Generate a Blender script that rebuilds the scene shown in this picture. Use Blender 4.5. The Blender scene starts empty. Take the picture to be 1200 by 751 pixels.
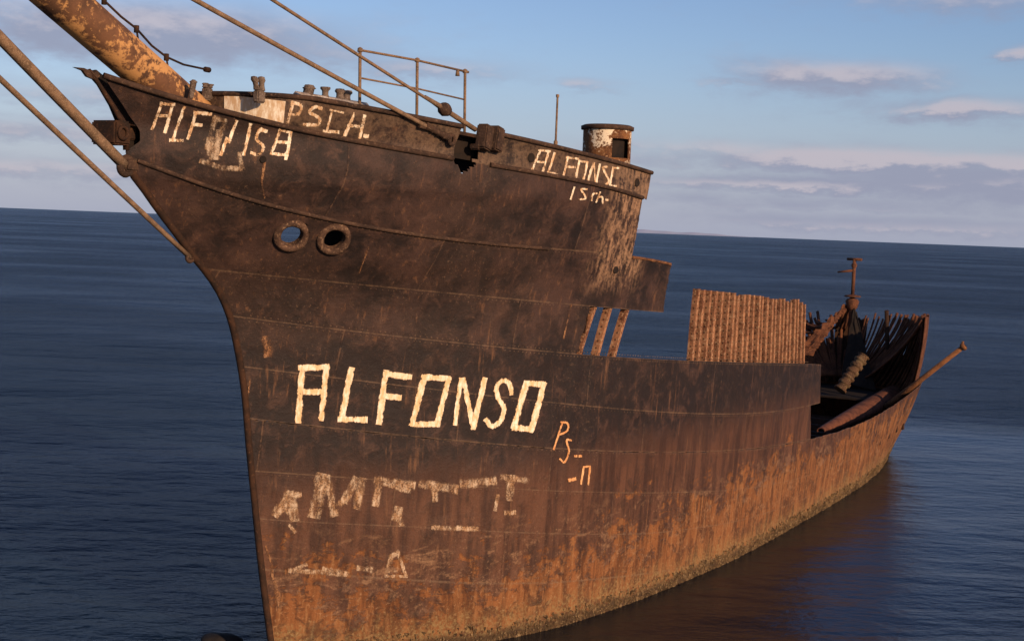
import bpy, bmesh, math, random
import numpy as np
from mathutils import Vector, Matrix
random.seed(7)
R_ = math.radians
scene = bpy.context.scene
COL = scene.collection

# ------------------------------------------------------------------ camera
FPX = 50/36*1200
CAM_H = 8.0
roll = R_(2.24); pitch = math.atan(108.9/FPX)
cF = np.array([0, math.cos(pitch), -math.sin(pitch)])
cU0 = np.array([0, math.sin(pitch), math.cos(pitch)])
cX0 = np.array([1.0, 0, 0])
cR = math.cos(roll)*cX0 + math.sin(roll)*cU0
cU = -math.sin(roll)*cX0 + math.cos(roll)*cU0
cC = np.array([0, 0, CAM_H])
cam_d = bpy.data.cameras.new('camera'); cam = bpy.data.objects.new('camera', cam_d); COL.objects.link(cam)
cam_d.lens = 50; cam_d.sensor_width = 36; cam_d.clip_start = 0.1; cam_d.clip_end = 90000
M = Matrix(((cR[0], cU[0], -cF[0], 0), (cR[1], cU[1], -cF[1], 0), (cR[2], cU[2], -cF[2], CAM_H), (0, 0, 0, 1)))
cam.matrix_world = M
scene.camera = cam

# ------------------------------------------------------------------ light
SUN_AZ = 38.0      # degrees to the right of straight behind the camera
SUN_EL = 17.0
to_sun = Vector((math.sin(R_(SUN_AZ))*math.cos(R_(SUN_EL)), -math.cos(R_(SUN_AZ))*math.cos(R_(SUN_EL)), math.sin(R_(SUN_EL))))
sd = bpy.data.lights.new('sun', 'SUN'); sun = bpy.data.objects.new('sun', sd); COL.objects.link(sun)
sd.energy = 5.0; sd.angle = R_(0.55); sd.color = (1.0, 0.68, 0.42)
sun.rotation_euler = to_sun.to_track_quat('Z', 'Y').to_euler()
scene.view_settings.view_transform = 'Standard'
scene.view_settings.look = 'None'
scene.view_settings.exposure = 0.0
scene.view_settings.gamma = 1.0
scene.view_settings.use_curve_mapping = False

# ---- node helpers
class NT:
    def __init__(s, tree):
        s.t = tree; s.n = tree.nodes; s.l = tree.links
    def new(s, t, **kw):
        n = s.n.new(t)
        for k, v in kw.items(): setattr(n, k, v)
        return n
    def put(s, sock, v):
        if isinstance(v, bpy.types.NodeSocket): s.l.new(v, sock)
        elif v is not None:
            if hasattr(sock.default_value, '__len__') and not hasattr(v, '__len__'):
                v = [v]*len(sock.default_value)
            if hasattr(v, '__len__') and len(sock.default_value) == 4 and len(v) == 3: v = (*v, 1)
            sock.default_value = v
    def math(s, op, a, b=None, c=None, clamp=False):
        n = s.new('ShaderNodeMath', operation=op, use_clamp=clamp)
        s.put(n.inputs[0], a)
        if b is not None: s.put(n.inputs[1], b)
        if c is not None: s.put(n.inputs[2], c)
        return n.outputs[0]
    def mix(s, f, a, b, mode='MIX'):
        n = s.new('ShaderNodeMix', data_type='RGBA', blend_type=mode)
        s.put(n.inputs[0], f); s.put(n.inputs[6], a); s.put(n.inputs[7], b)
        return n.outputs[2]
    def ramp(s, v, lo, hi, a=0.0, b=1.0, smooth=True):
        n = s.new('ShaderNodeMapRange', interpolation_type='SMOOTHSTEP' if smooth else 'LINEAR')
        s.put(n.inputs[0], v); s.put(n.inputs[1], lo); s.put(n.inputs[2], hi); s.put(n.inputs[3], a); s.put(n.inputs[4], b)
        return n.outputs[0]
    def noise(s, vec, scale, detail=4, rough=0.55, mapscale=None, dist=0.0, loc=None):
        if mapscale or loc:
            m = s.new('ShaderNodeMapping'); s.put(m.inputs['Vector'], vec)
            if mapscale: m.inputs['Scale'].default_value = mapscale
            if loc: m.inputs['Location'].default_value = loc
            vec = m.outputs[0]
        n = s.new('ShaderNodeTexNoise'); s.put(n.inputs['Vector'], vec)
        n.inputs['Scale'].default_value = scale; n.inputs['Detail'].default_value = detail
        n.inputs['Roughness'].default_value = rough; n.inputs['Distortion'].default_value = dist
        return n.outputs[0]
    def sep(s, v):
        n = s.new('ShaderNodeSeparateXYZ'); s.put(n.inputs[0], v); return n.outputs
    def comb(s, x, y, z):
        n = s.new('ShaderNodeCombineXYZ'); s.put(n.inputs[0], x); s.put(n.inputs[1], y); s.put(n.inputs[2], z); return n.outputs[0]

# ------------------------------------------------------------------ sky
world = bpy.data.worlds.new('World'); scene.world = world; world.use_nodes = True
W = NT(world.node_tree); W.n.clear()
sky = W.new('ShaderNodeTexSky', sky_type='NISHITA'); sky.sun_disc = False
sky.sun_elevation = R_(SUN_EL); sky.sun_rotation = math.atan2(to_sun.x, to_sun.y)
sky.air_density = 1.0; sky.dust_density = 0.6; sky.ozone_density = 2.0
dirv = W.new('ShaderNodeTexCoord').outputs['Generated']
dx, dy, dz = W.sep(dirv)
az = W.math('MULTIPLY', W.math('ARCTAN2', dx, dy), 57.2958)
el = W.math('MULTIPLY', W.math('ARCSINE', dz), 57.2958)
wv = W.comb(az, el, 0.0)
n1 = W.noise(wv, 0.16, 6, 0.6, mapscale=(1, 3.0, 1), dist=0.35)
n2 = W.noise(wv, 0.6, 5, 0.62, mapscale=(1, 2.6, 1), loc=(3.1, 1.7, 0))
warp = W.math('MULTIPLY', W.math('SUBTRACT', n2, 0.5), 1.1)
def blobs(dele):
    tot = None
    #  az, el, half width, half height (degrees), weight
    L = [(-15.5, 6.9, 9, 1.25, 1.05), (-9.0, 6.5, 5.5, .75, .6), (-17.5, 2.9, 6.5, .5, .55), (-14, 4.4, 9, .6, .5), (-17, 1.5, 9, .5, .6), (-13, 3.4, 8, .3, .5),
         (-4, 6.1, 4.6, .55, .55), (2.9, 5.75, 1.3, .3, .5), (12.8, 6.25, 3.5, .75, .85), (16.8, 5.1, 4.2, .5, .85),
         (19.3, 7.2, 1.6, .42, .8), (17, 9.1, 4.5, .75, .5), (14.2, 3.0, 11, .62, 1.0), (18.5, 2.4, 9, 1.0, 1.0), (12, 2.1, 9, .5, .9), (13, 1.4, 9, .5, .6),
         (14.5, .7, 10, .4, .6), (7, 3.4, 5.0, .45, .6), (-3, 9.6, 3, .35, .5), (9.3, 6.0, 3.0, .18, .45),
         (0, 14, 18, 2.2, .7), (-30, 11, 9, 2, .8), (32, 8, 10, 2.5, .8), (60, 6, 20, 2, .8), (-55, 5, 15, 1.6, .8)]
    e = W.math('ADD', el, dele)
    e = W.math('ADD', e, W.math('MULTIPLY', warp, 0.8))
    a2 = W.math('ADD', az, W.math('MULTIPLY', W.math('SUBTRACT', n1, .5), 8.0))
    for (a, b, wa, wb, k) in L:
        x = W.math('DIVIDE', W.math('SUBTRACT', a2, a), wa); y = W.math('DIVIDE', W.math('SUBTRACT', e, b), wb)
        r2 = W.math('ADD', W.math('MULTIPLY', x, x), W.math('MULTIPLY', y, y))
        g = W.math('MULTIPLY', W.math('POWER', 2.71828, W.math('MULTIPLY', r2, -1.0)), k)
        tot = g if tot is None else W.math('MAXIMUM', tot, g)
    return tot
d0 = blobs(0.0); d1 = blobs(0.45)
nz = W.math('ADD', W.math('MULTIPLY', n1, .9), W.math('MULTIPLY', n2, .55))
dens = W.math('SUBTRACT', W.math('ADD', d0, W.math('MULTIPLY', nz, 0.85)), 0.62)
mask = W.ramp(dens, 0.0, 0.86)
lit = W.ramp(W.math('ADD', W.math('SUBTRACT', d0, d1), W.math('MULTIPLY', W.math('SUBTRACT', n2, .5), .9)), 0.0, 0.5)
# clear sky: the Nishita sky seen through a slight blue cast of the film
clear = W.mix(1.0, sky.outputs[0], (0.98, 1.0, 1.24, 1), 'MULTIPLY')
low = W.ramp(el, 0.0, 8.0)
base = W.mix(W.math('MULTIPLY', W.math('SUBTRACT', 1.0, low), 0.75), clear, (4.0, 4.35, 5.95, 1))
ccol = W.mix(lit, (3.15, 3.35, 4.55, 1), (5.6, 5.1, 5.7, 1))
skyc = W.mix(W.math('MULTIPLY', mask, 0.86), base, ccol)
bg = W.new('ShaderNodeBackground'); W.put(bg.inputs[0], skyc); bg.inputs[1].default_value = 0.095
out = W.new('ShaderNodeOutputWorld'); W.l.new(bg.outputs[0], out.inputs[0])

# ------------------------------------------------------------------ ship frame
HD = R_(28.5)
aV = np.array([math.sin(HD), math.cos(HD), 0]); nV = np.array([aV[1], -aV[0], 0])
S0 = np.array([-4.02506566, 25.13116939, 0.0])
def ray(px, py): return cF + cR*(px-600)/FPX + cU*(375.5-py)/FPX
def ship(P):
    d = P - S0; return (float(d@aV), float(d@nV), float(P[2]))
def at(px, py, o=0.0):                      # pixel -> ship point (s, o, z) on the fore-and-aft plane at offset o
    d = ray(px, py); t = ((S0-cC)@nV + o)/(d@nV); return ship(cC+t*d)
def at_z(px, py, z):
    d = ray(px, py); t = (z-CAM_H)/d[2]; return ship(cC+t*d)
def pchip(xs, ys):
    xs = np.array(xs, float); ys = np.array(ys, float); h = np.diff(xs); dl = np.diff(ys)/h
    m = np.zeros(len(xs)); m[0] = dl[0]; m[-1] = dl[-1]
    for i in range(1, len(xs)-1):
        if dl[i-1]*dl[i] > 0:
            w1 = 2*h[i]+h[i-1]; w2 = h[i]+2*h[i-1]; m[i] = (w1+w2)/(w1/dl[i-1]+w2/dl[i])
    def f(x):
        x = min(max(x, xs[0]), xs[-1]); i = min(int(np.searchsorted(xs, x, 'right'))-1, len(xs)-2); i = max(i, 0)
        t = (x-xs[i])/h[i]
        return float((1+2*t)*(1-t)**2*ys[i] + t*(1-t)**2*h[i]*m[i] + t*t*(3-2*t)*ys[i+1] + t*t*(t-1)*h[i]*m[i+1])
    return f
stem_px = [(322, 778), (318, 751), (311, 700), (304, 640), (298, 580), (292, 520), (287, 460), (280, 415), (271, 375), (258, 343), (243, 320), (228, 302), (212, 280), (187, 247), (168, 220), (155, 202), (147, 174), (147, 150), (133, 125), (110, 91), (103, 80)]
_st = sorted([(p[2], p[0]) for p in (at(*q) for q in stem_px)])
_st = [(-2.5, _st[0][1]+.15)] + _st
s0f = pchip([p[0] for p in _st], [p[1] for p in _st])
WL = pchip([0, .5, 1, 2, 3.9, 5.6, 10.25, 14.45, 19.1, 25, 29, 33, 35.5, 37, 37.6], [0, .37, .74, 1.45, 2.62, 3.17, 3.75, 3.95, 3.9, 3.75, 3.45, 2.7, 1.75, .7, 0])
TP = pchip([0, .5, 1, 2, 4, 6, 8, 10, 14, 20, 28, 31, 34, 36, 37.5, 38.3, 38.6], [0, .35, .7, 1.35, 2.45, 3.25, 3.8, 4.15, 4.5, 4.4, 4.3, 4.2, 3.85, 3.25, 2.2, 1.1, 0])
ZT = pchip([-6, 9, 24, 31, 35, 46], [9.5, 9.5, 6.0, 4.4, 3.1, 3.0])
def hb(s, z):
    fade = min(max((15-s)/10, 0), 1); q = s - s0f(z)*fade
    if q <= 0: return 0.0
    w = min(max(z/ZT(s), 0), 1.1)
    if s > 28: w = w**(1-.42*min((s-28)/6, 1))
    return (1-w)*WL(q) + w*TP(q)
def hit(px, py, side=1, hb=hb, t0=14.0, dt=.5):
    d = ray(px, py); best = None
    sd_, od, zd = float(d@aV), float(d@nV), float(d[2]); s_, o_, z_ = ship(cC)
    pg = None; t = t0
    while t < 80:
        g = side*(o_+t*od) - hb(s_+t*sd_, z_+t*zd)
        if best is None or abs(g) < best[0]: best = (abs(g), t)
        if pg is not None and (pg > 0 >= g if side > 0 else pg < 0 <= g) and s_+t*sd_ > s0f(z_+t*zd):
            lo, hi = t-dt, t
            for _ in range(18):
                m = (lo+hi)/2; gm = side*(o_+m*od) - hb(s_+m*sd_, z_+m*zd)
                if (gm > 0) == (pg > 0): lo = m
                else: hi = m
            t = hi; return (s_+t*sd_, o_+t*od, z_+t*zd)
        pg = g; t += dt
    t = best[1]; return (s_+t*sd_, o_+t*od, z_+t*zd)
def fit(pts, deg=3, front=None):
    h = [hit(*p) for p in pts]
    if front: h = [front] + h
    s = np.array([p[0] for p in h]); z = np.array([p[2] for p in h])
    c = np.polyfit(s, z, deg); lo, hi = s.min(), s.max(); dc = np.polyder(c)
    def f(x):
        if x < lo: return float(np.polyval(c, lo) + np.polyval(dc, lo)*(x-lo))
        if x > hi: return float(np.polyval(c, hi) + np.polyval(dc, hi)*(x-hi))
        return float(np.polyval(c, x))
    return f
L_rail = fit([(141, 96), (200, 112), (256, 130), (333, 150), (420, 165), (540, 187), (570, 193), (656, 208), (753, 232)])
L_band = fit([(347, 113), (420, 127), (486, 138), (546, 148), (590, 160), (685, 182), (763, 203)], 2)
L_m2 = fit([(157, 180), (183, 198), (226, 217), (270, 233), (337, 248), (420, 261), (486, 271), (560, 283), (650, 294), (739, 302), (787, 308)])
L_pb = fit([(262, 318), (380, 330), (500, 341), (640, 355), (688, 358), (777, 366)], 2)
L_a = fit([(271, 371), (376, 383), (480, 395), (600, 408), (675, 416), (806, 422), (960, 427)])
L_1 = fit([(290, 431), (347, 436), (387, 442), (450, 450), (520, 458), (587, 465), (961, 472)])
L_2 = fit([(300, 492), (367, 499), (443, 507), (527, 515), (587, 520), (690, 528), (847, 529), (950, 513), (1005, 498), (1036, 482), (1060, 466)], 4)
L_3 = fit([(303, 552), (443, 563), (533, 568), (633, 574), (701, 577), (855, 574), (897, 569), (963, 552), (1045, 505)], 4)
L_4 = pchip([-3, -.61, 2, 4.4, 9, 15.5, 22, 40], [3.3, 2.75, 2.4, 2.04, 1.38, .83, .6, .5])
L_5 = pchip([-3, -.39, 2.7, 7, 10.2, 16, 40], [2.3, 1.82, 1.28, .72, .36, -.1, -.5])
L_k = lambda s: -1.4
LINES = [L_k, L_5, L_4, L_3, L_2, L_1, L_a, L_pb, L_m2, L_rail]
LAP = [.0, .004, .0, .004, .0, .004, .0, .004, .0, .0]
def lap(s, z):
    i = 0
    for k in range(1, len(LINES)):
        if z > LINES[k](s): i = k
    return LAP[i]

# ------------------------------------------------------------------ mesh helpers
root = None
def V(s, o, z): return Vector((s, -o, z))
def link(name, bm, mat, parent=None, smooth=False, mods=None):
    me = bpy.data.meshes.new(name); bm.to_mesh(me); bm.free()
    o = bpy.data.objects.new(name, me); COL.objects.link(o)
    for m in (mat if isinstance(mat, (list, tuple)) else [mat]): me.materials.append(m)
    if parent is not None: o.parent = parent
    if smooth:
        for p in me.polygons: p.use_smooth = True
    return o
def solid(o, th, off=-1):
    m = o.modifiers.new('thickness', 'SOLIDIFY'); m.thickness = th; m.offset = off; e = o.modifiers.new('edges', 'EDGE_SPLIT'); e.split_angle = R_(38); return o
def tag(o, label=None, cat=None, group=None, kind=None):
    if label: o['label'] = label
    if cat: o['category'] = cat
    if group: o['group'] = group
    if kind: o['kind'] = kind
    return o
def empty(name, loc=(0, 0, 0), rz=0):
    e = bpy.data.objects.new(name, None); COL.objects.link(e); e.location = loc; e.rotation_euler = (0, 0, rz); return e
def tube(bm, pts, rad, seg=8, cap=True):
    pts = [Vector(p) for p in pts]; rings = []
    rads = rad if isinstance(rad, (list, tuple)) else [rad]*len(pts)
    up = Vector((0, 0, 1)); prev = None
    for i, p in enumerate(pts):
        t = (pts[min(i+1, len(pts)-1)] - pts[max(i-1, 0)]).normalized()
        if prev is None:
            x = t.cross(up)
            if x.length < .05: x = t.cross(Vector((1, 0, 0)))
        else: x = prev - t*prev.dot(t)
        x.normalize(); prev = x; y = t.cross(x)
        rings.append([bm.verts.new(p + (x*math.cos(a)+y*math.sin(a))*rads[i]) for a in [2*math.pi*k/seg for k in range(seg)]])
    for a, b in zip(rings, rings[1:]):
        for k in range(seg): bm.faces.new((a[k], a[(k+1) % seg], b[(k+1) % seg], b[k])).smooth = True
    if cap:
        bm.faces.new(rings[0][::-1]); bm.faces.new(rings[-1])
    return rings
def box(bm, c, dims, ax=None, bev=0):
    X, Y, Z = ax or (Vector((1, 0, 0)), Vector((0, 1, 0)), Vector((0, 0, 1)))
    c = Vector(c); vs = []
    for i in (-1, 1):
        for j in (-1, 1):
            for k in (-1, 1): vs.append(bm.verts.new(c + X*i*dims[0]/2 + Y*j*dims[1]/2 + Z*k*dims[2]/2))
    for f in ((0, 1, 3, 2), (4, 6, 7, 5), (0, 4, 5, 1), (2, 3, 7, 6), (0, 2, 6, 4), (1, 5, 7, 3)): bm.faces.new([vs[q] for q in f])
    if bev: bmesh.ops.bevel(bm, geom=list({e for v in vs for e in v.link_edges}), offset=bev, segments=2, affect='EDGES')
def lathe(bm, prof, c, seg=24, ax=None, arc=None):
    X, Y, Z = ax or (Vector((1, 0, 0)), Vector((0, 1, 0)), Vector((0, 0, 1)))
    c = Vector(c); rings = []
    for (r, h) in prof: rings.append([bm.verts.new(c + (X*math.cos(2*math.pi*k/seg)+Y*math.sin(2*math.pi*k/seg))*max(r, 1e-4)+Z*h) for k in range(seg)])
    for a, b in zip(rings, rings[1:]):
        for k in range(seg): bm.faces.new((a[k], a[(k+1) % seg], b[(k+1) % seg], b[k])).smooth = True
def torus(bm, c, N, r1, r2, seg=28, seg2=10, wob=0.0):
    N = Vector(N).normalized(); X = N.cross(Vector((0, 0, 1))).normalized(); Y = N.cross(X)
    rings = []
    for i in range(seg):
        a = 2*math.pi*i/seg; d = X*math.cos(a)+Y*math.sin(a); rr = r2*(1+wob*math.sin(3*a+1))
        rings.append([bm.verts.new(Vector(c)+d*(r1+rr*math.cos(b))+N*rr*math.sin(b)) for b in [2*math.pi*k/seg2 for k in range(seg2)]])
    for i in range(seg):
        a, b = rings[i], rings[(i+1) % seg]
        for k in range(seg2): bm.faces.new((a[k], a[(k+1) % seg2], b[(k+1) % seg2], b[k])).smooth = True

# ------------------------------------------------------------------ materials
def mat(name):
    m = bpy.data.materials.new(name); m.use_nodes = True; t = NT(m.node_tree); t.n.clear()
    b = t.new('ShaderNodeBsdfPrincipled'); o = t.new('ShaderNodeOutputMaterial'); t.l.new(b.outputs[0], o.inputs[0])
    return m, t, b, o
def bump(t, b, h, strength=.5, dist=.02):
    n = t.new('ShaderNodeBump'); n.inputs['Strength'].default_value = strength; n.inputs['Distance'].default_value = dist
    t.put(n.inputs['Height'], h); t.l.new(n.outputs[0], b.inputs['Normal'])

def hull_mat():
    m, t, b, o = mat('weathered_hull_paint')
    TC = t.new('ShaderNodeTexCoord'); P = TC.outputs['Object']; s, y, z = t.sep(P); uu, vv, _ = t.sep(TC.outputs['UV'])
    big = t.noise(P, .33, 5, .6)
    blot = t.noise(P, 1.3, 7, .68, loc=(4, 2, 7))
    blot2 = t.noise(P, 3.1, 6, .7, loc=(1, 9, 2), dist=.6)
    streak = t.noise(P, 1.0, 5, .62, mapscale=(4.5, 4.5, .5))
    streak2 = t.noise(P, 1.0, 4, .6, mapscale=(11, 11, .7), loc=(9, 1, 3))
    fine = t.noise(P, 16, 6, .75)
    grit = t.noise(P, 55, 3, .75)
    c5 = lambda n: t.math('SUBTRACT', n, .5)
    # paint left on the iron: less and less towards the water, in torn sheets
    lvl = t.math('SUBTRACT', z, t.ramp(s, 1, 14, 2.25, 2.95))
    for n, k in ((blot, 4.2), (blot2, 2.6), (streak, .35), (big, 2.6), (fine, 1.0)): lvl = t.math('ADD', lvl, t.math('MULTIPLY', c5(n), k))
    flk = t.noise(P, 2.4, 6, .7, mapscale=(.6, .6, 1.5), loc=(6, 6, 1), dist=.8)
    lvl = t.math('ADD', lvl, t.math('MULTIPLY', c5(flk), 3.0))
    paint = t.ramp(lvl, -1.15, -.70)
    black = t.ramp(t.math('ADD', t.math('SUBTRACT', z, t.ramp(s, 0, 12, 3.3, 3.45)), t.math('ADD', t.math('MULTIPLY', c5(blot), 1.6), t.math('MULTIPLY', c5(streak), 1.2))), -.5, .7)
    up = t.mix(t.ramp(blot, .36, .64), (.015, .0096, .0085), (.062, .033, .025))
    up = t.mix(t.ramp(blot2, .48, .72, 0, .75), up, (.102, .053, .036))
    up = t.mix(t.ramp(big, .40, .62, 0, .55), up, (.030, .019, .0145))
    bk = t.math('MULTIPLY', t.ramp(t.math('ADD', z, t.math('ADD', t.math('MULTIPLY', c5(blot), 2.2), t.math('MULTIPLY', c5(streak), 1.4))), 3.4, 4.1), t.ramp(z, 6.1, 5.5))
    up = t.mix(t.math('MULTIPLY', bk, t.ramp(blot2, .62, .40, .15, .75)), up, (.019, .0125, .0112))
    brown = t.mix(t.ramp(streak, .36, .64), (.052, .024, .0155), (.118, .052, .029))
    bk = t.math('MULTIPLY', t.ramp(t.math('ADD', z, t.math('ADD', t.math('MULTIPLY', c5(blot), 2.2), t.math('MULTIPLY', c5(streak), 1.4))), 3.4, 4.1), t.ramp(z, 6.1, 5.5))
    up = t.mix(t.math('MULTIPLY', bk, t.ramp(blot2, .62, .40, .15, .75)), up, (.019, .0125, .0112))
    brown = t.mix(t.ramp(blot2, .5, .7, 0, .6), brown, (.032, .018, .012))
    pc = t.mix(black, brown, up)
    ru = t.mix(t.ramp(streak, .36, .62), (.105, .040, .016), (.235, .090, .031))
    ru = t.mix(t.ramp(streak2, .50, .68, 0, .8), ru, (.29, .135, .052))
    ru = t.mix(t.ramp(blot2, .50, .60, 0, .80), ru, (.080, .034, .017))
    ru = t.mix(t.ramp(blot, .54, .66, 0, .6), ru, (.070, .033, .018))
    ru = t.mix(t.ramp(fine, .54, .70, 0, .8), ru, (.40, .22, .105))
    col = t.mix(paint, ru, pc)
    runs = t.math('MULTIPLY', t.ramp(streak2, .56, .72), t.ramp(blot, .44, .60))
    col = t.mix(t.math('MULTIPLY', runs, .65), col, (.19, .090, .043))
    sc = t.math('MULTIPLY', t.ramp(fine, .57, .68), t.ramp(t.math('ADD', big, t.math('MULTIPLY', c5(blot2), .5)), .42, .60))
    col = t.mix(t.math('MULTIPLY', sc, .55), col, (.215, .125, .072))
    # worn pale patch at the aft end of the forecastle side
    wx = t.math('MULTIPLY', t.ramp(s, 4.6, 5.5), t.ramp(s, 7.0, 6.5)); wz = t.ramp(z, 6.6, 7.3)
    wp = t.math('MULTIPLY', t.math('MULTIPLY', wx, wz), t.ramp(t.math('ADD', t.math('MULTIPLY', streak2, .5), t.math('ADD', t.math('MULTIPLY', blot2, .4), t.math('MULTIPLY', fine, .5))), .62, .82))
    col = t.mix(t.math('MULTIPLY', wp, .8), col, (.40, .235, .135))
    # scoured stem edge
    # upright butt joints between plates
    bt = t.math('ABSOLUTE', t.math('SUBTRACT', t.math('FRACT', t.math('DIVIDE', uu, 5.3)), .5))
    bj = t.math('MULTIPLY', t.ramp(bt, .0035, .0012), t.ramp(t.math('ADD', blot2, t.math('MULTIPLY', c5(fine), .6)), .40, .56))
    col = t.mix(t.math('MULTIPLY', bj, .55), col, (.15, .085, .05))
    # paler rubbed iron low on the side
    rb = t.math('MULTIPLY', t.math('MULTIPLY', t.ramp(z, 2.7, 1.9), t.ramp(z, .5, 1.0)), t.ramp(t.math('ADD', t.math('MULTIPLY', flk, .7), t.math('MULTIPLY', fine, .4)), .56, .72))
    col = t.mix(t.math('MULTIPLY', rb, .6), col, (.34, .19, .10))
    # plate edges rubbed to bare iron
    ed = t.math('MAXIMUM', t.ramp(vv, .028, .004), t.ramp(vv, .985, .998))
    ed = t.math('MULTIPLY', ed, t.ramp(t.math('ADD', t.math('MULTIPLY', blot2, .6), t.math('MULTIPLY', fine, .5)), .42, .62))
    col = t.mix(t.math('MULTIPLY', ed, .55), col, (.20, .125, .075))
    al = t.math('MULTIPLY', t.ramp(t.math('ADD', z, t.math('ADD', t.math('MULTIPLY', c5(blot), 1.2), t.math('MULTIPLY', c5(streak2), .7))), .85, .2), t.ramp(t.math('ADD', t.math('MULTIPLY', fine, .7), t.math('MULTIPLY', grit, .3)), .42, .58))
    col = t.mix(t.math('MULTIPLY', al, .8), col, (.27, .185, .078))
    wet = t.ramp(t.math('ADD', z, t.math('MULTIPLY', c5(blot), .35)), .30, .10)
    col = t.mix(t.math('MULTIPLY', wet, .8), col, (.03, .02, .012))
    col = t.mix(t.ramp(grit, .42, .68, 0, .5), col, t.mix(.6, col, (.004, .003, .002)))
    t.put(b.inputs['Base Color'], col)
    t.put(b.inputs['Roughness'], t.ramp(t.math('ADD', paint, t.math('MULTIPLY', c5(fine), .8)), 0, 1, .92, .60)); b.inputs['Specular IOR Level'].default_value = .25
    hgt = t.math('ADD', t.math('MULTIPLY', blot2, .8), t.math('ADD', t.math('MULTIPLY', fine, .55), t.math('MULTIPLY', grit, .22)))
    hgt = t.math('ADD', hgt, t.math('SUBTRACT', t.math('MULTIPLY', paint, .22), t.math('MULTIPLY', t.ramp(bt, .004, .001), .35)))
    hgt = t.math('ADD', hgt, t.math('MULTIPLY', t.noise(P, .9, 2, .5), 3.5))
    hgt = t.math('ADD', hgt, t.math('MULTIPLY', t.math('SINE', t.math('MULTIPLY', s, 11.4)), t.ramp(big, .40, .65, .04, .34)))
    bump(t, b, hgt, .75, .03)
    return m
def rust_mat(name, dark=(.07, .03, .015), mid=(.17, .068, .026), light=(.30, .15, .07), amt=.5, scale=3.0, flake=None, famt=.5, holes=False):
    m, t, b, o = mat(name)
    P = t.new('ShaderNodeTexCoord').outputs['Object']
    a = t.noise(P, scale, 6, .65); f = t.noise(P, scale*7, 5, .7, loc=(3, 5, 1)); g = t.noise(P, scale*.6, 4, .6, loc=(8, 3, 2))
    col = t.mix(t.ramp(a, .35, .65), dark, mid)
    col = t.mix(t.ramp(f, .7-amt*.4, .85-amt*.3), col, light)
    if flake:
        k = t.ramp(t.math('ADD', t.math('MULTIPLY', g, .8), t.math('MULTIPLY', f, .4)), .62-famt*.25, .68-famt*.22)
        col = t.mix(k, col, flake)
    if holes:
        uv = t.new('ShaderNodeTexCoord').outputs['UV']; u, v, _ = t.sep(uv)
        vv = t.math('SUBTRACT', t.math('FRACT', v), .5); uu = t.math('SUBTRACT', u, .5)
        r = t.math('ADD', t.math('POWER', uu, 2.0), t.math('MULTIPLY', t.math('POWER', vv, 2.0), 1.0))
        col = t.mix(t.math('MULTIPLY', t.ramp(r, .03, .014), .75), col, (.012, .007, .005))
    t.put(b.inputs['Base Color'], col); b.inputs['Roughness'].default_value = .88; b.inputs['Specular IOR Level'].default_value = .2
    bump(t, b, t.math('ADD', a, t.math('MULTIPLY', f, .6)), .6, .015)
    return m
def paint_mat(name, col=(.80, .74, .60), keep=.5, soft=.12, tint=(.55, .33, .17), edges=.16):
    m, t, b, o = mat(name)
    P = t.new('ShaderNodeTexCoord').outputs['Object']
    f = t.noise(P, 34, 5, .7); g = t.noise(P, 5, 5, .6, loc=(2, 6, 3)); st = t.noise(P, 1.0, 5, .65, mapscale=(13, 13, 5.0))
    v = t.math('ADD', t.math('MULTIPLY', f, .45), t.math('ADD', t.math('MULTIPLY', g, .4), t.math('MULTIPLY', st, .35)))
    eu = t.math('MULTIPLY', t.math('ABSOLUTE', t.math('SUBTRACT', t.sep(t.new('ShaderNodeTexCoord').outputs['UV'])[0], .5)), 2.0)
    if edges: v = t.math('SUBTRACT', v, t.math('MULTIPLY', t.ramp(eu, .45, 1.0), edges))
    k = t.ramp(v, .62-keep*.3, .62-keep*.3+soft)
    c = t.mix(t.ramp(st, .40, .66), tint, col); c = t.mix(t.ramp(f, .5, .3, 0, .5), c, tint)
    if edges: c = t.mix(t.ramp(t.math('ADD', eu, t.math('MULTIPLY', f, .8)), 1.0, 1.6, 0, .85), c, tint)
    t.put(b.inputs['Base Color'], c); b.inputs['Roughness'].default_value = .8; b.inputs['Specular IOR Level'].default_value = .2
    tr = t.new('ShaderNodeBsdfTransparent'); mx = t.new('ShaderNodeMixShader')
    t.put(mx.inputs[0], k); t.l.new(tr.outputs[0], mx.inputs[1]); t.l.new(b.outputs[0], mx.inputs[2]); t.l.new(mx.outputs[0], o.inputs[0])
    return m
MH = hull_mat()
MR = rust_mat('rusted_iron')
MRD = rust_mat('dark_rusted_iron', (.018, .011, .008), (.05, .023, .012), (.13, .06, .03), .35)
MFR = rust_mat('rusted_frame_iron', (.15, .058, .029), (.33, .150, .074), (.48, .30, .17), .55, 2.8, holes=True)
MST = rust_mat('rusted_stern_iron', (.06, .024, .014), (.13, .05, .024), (.24, .11, .05), .4, 3.0)
MBS = rust_mat('flaking_bowsprit_paint', (.085, .045, .028), (.17, .080, .042), (.24, .12, .055), .4, 1.7, flake=(.50, .26, .10), famt=.32)
MRP = rust_mat('rusted_wire_rope', (.12, .075, .045), (.22, .135, .08), (.34, .23, .14), .5, 8.0)
MWH = rust_mat('flaking_white_paint', (.08, .032, .016), (.20, .085, .03), (.34, .18, .08), .5, 3.2, flake=(.74, .62, .45), famt=-.06)
MDK = rust_mat('shade_dark_iron', (.010, .008, .007), (.022, .014, .010), (.05, .028, .017), .2)  # near-black base colour stands in for shade in cavities and openings
MTR = rust_mat('worn_moulding_iron', (.030, .018, .013), (.065, .036, .023), (.15, .09, .055), .45, 3.0)
MP = paint_mat('bold_white_lettering', (.86, .77, .62), .66, .10, (.70, .46, .24))
MPW = paint_mat('worn_white_lettering', (.84, .75, .58), .50, .14)
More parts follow.
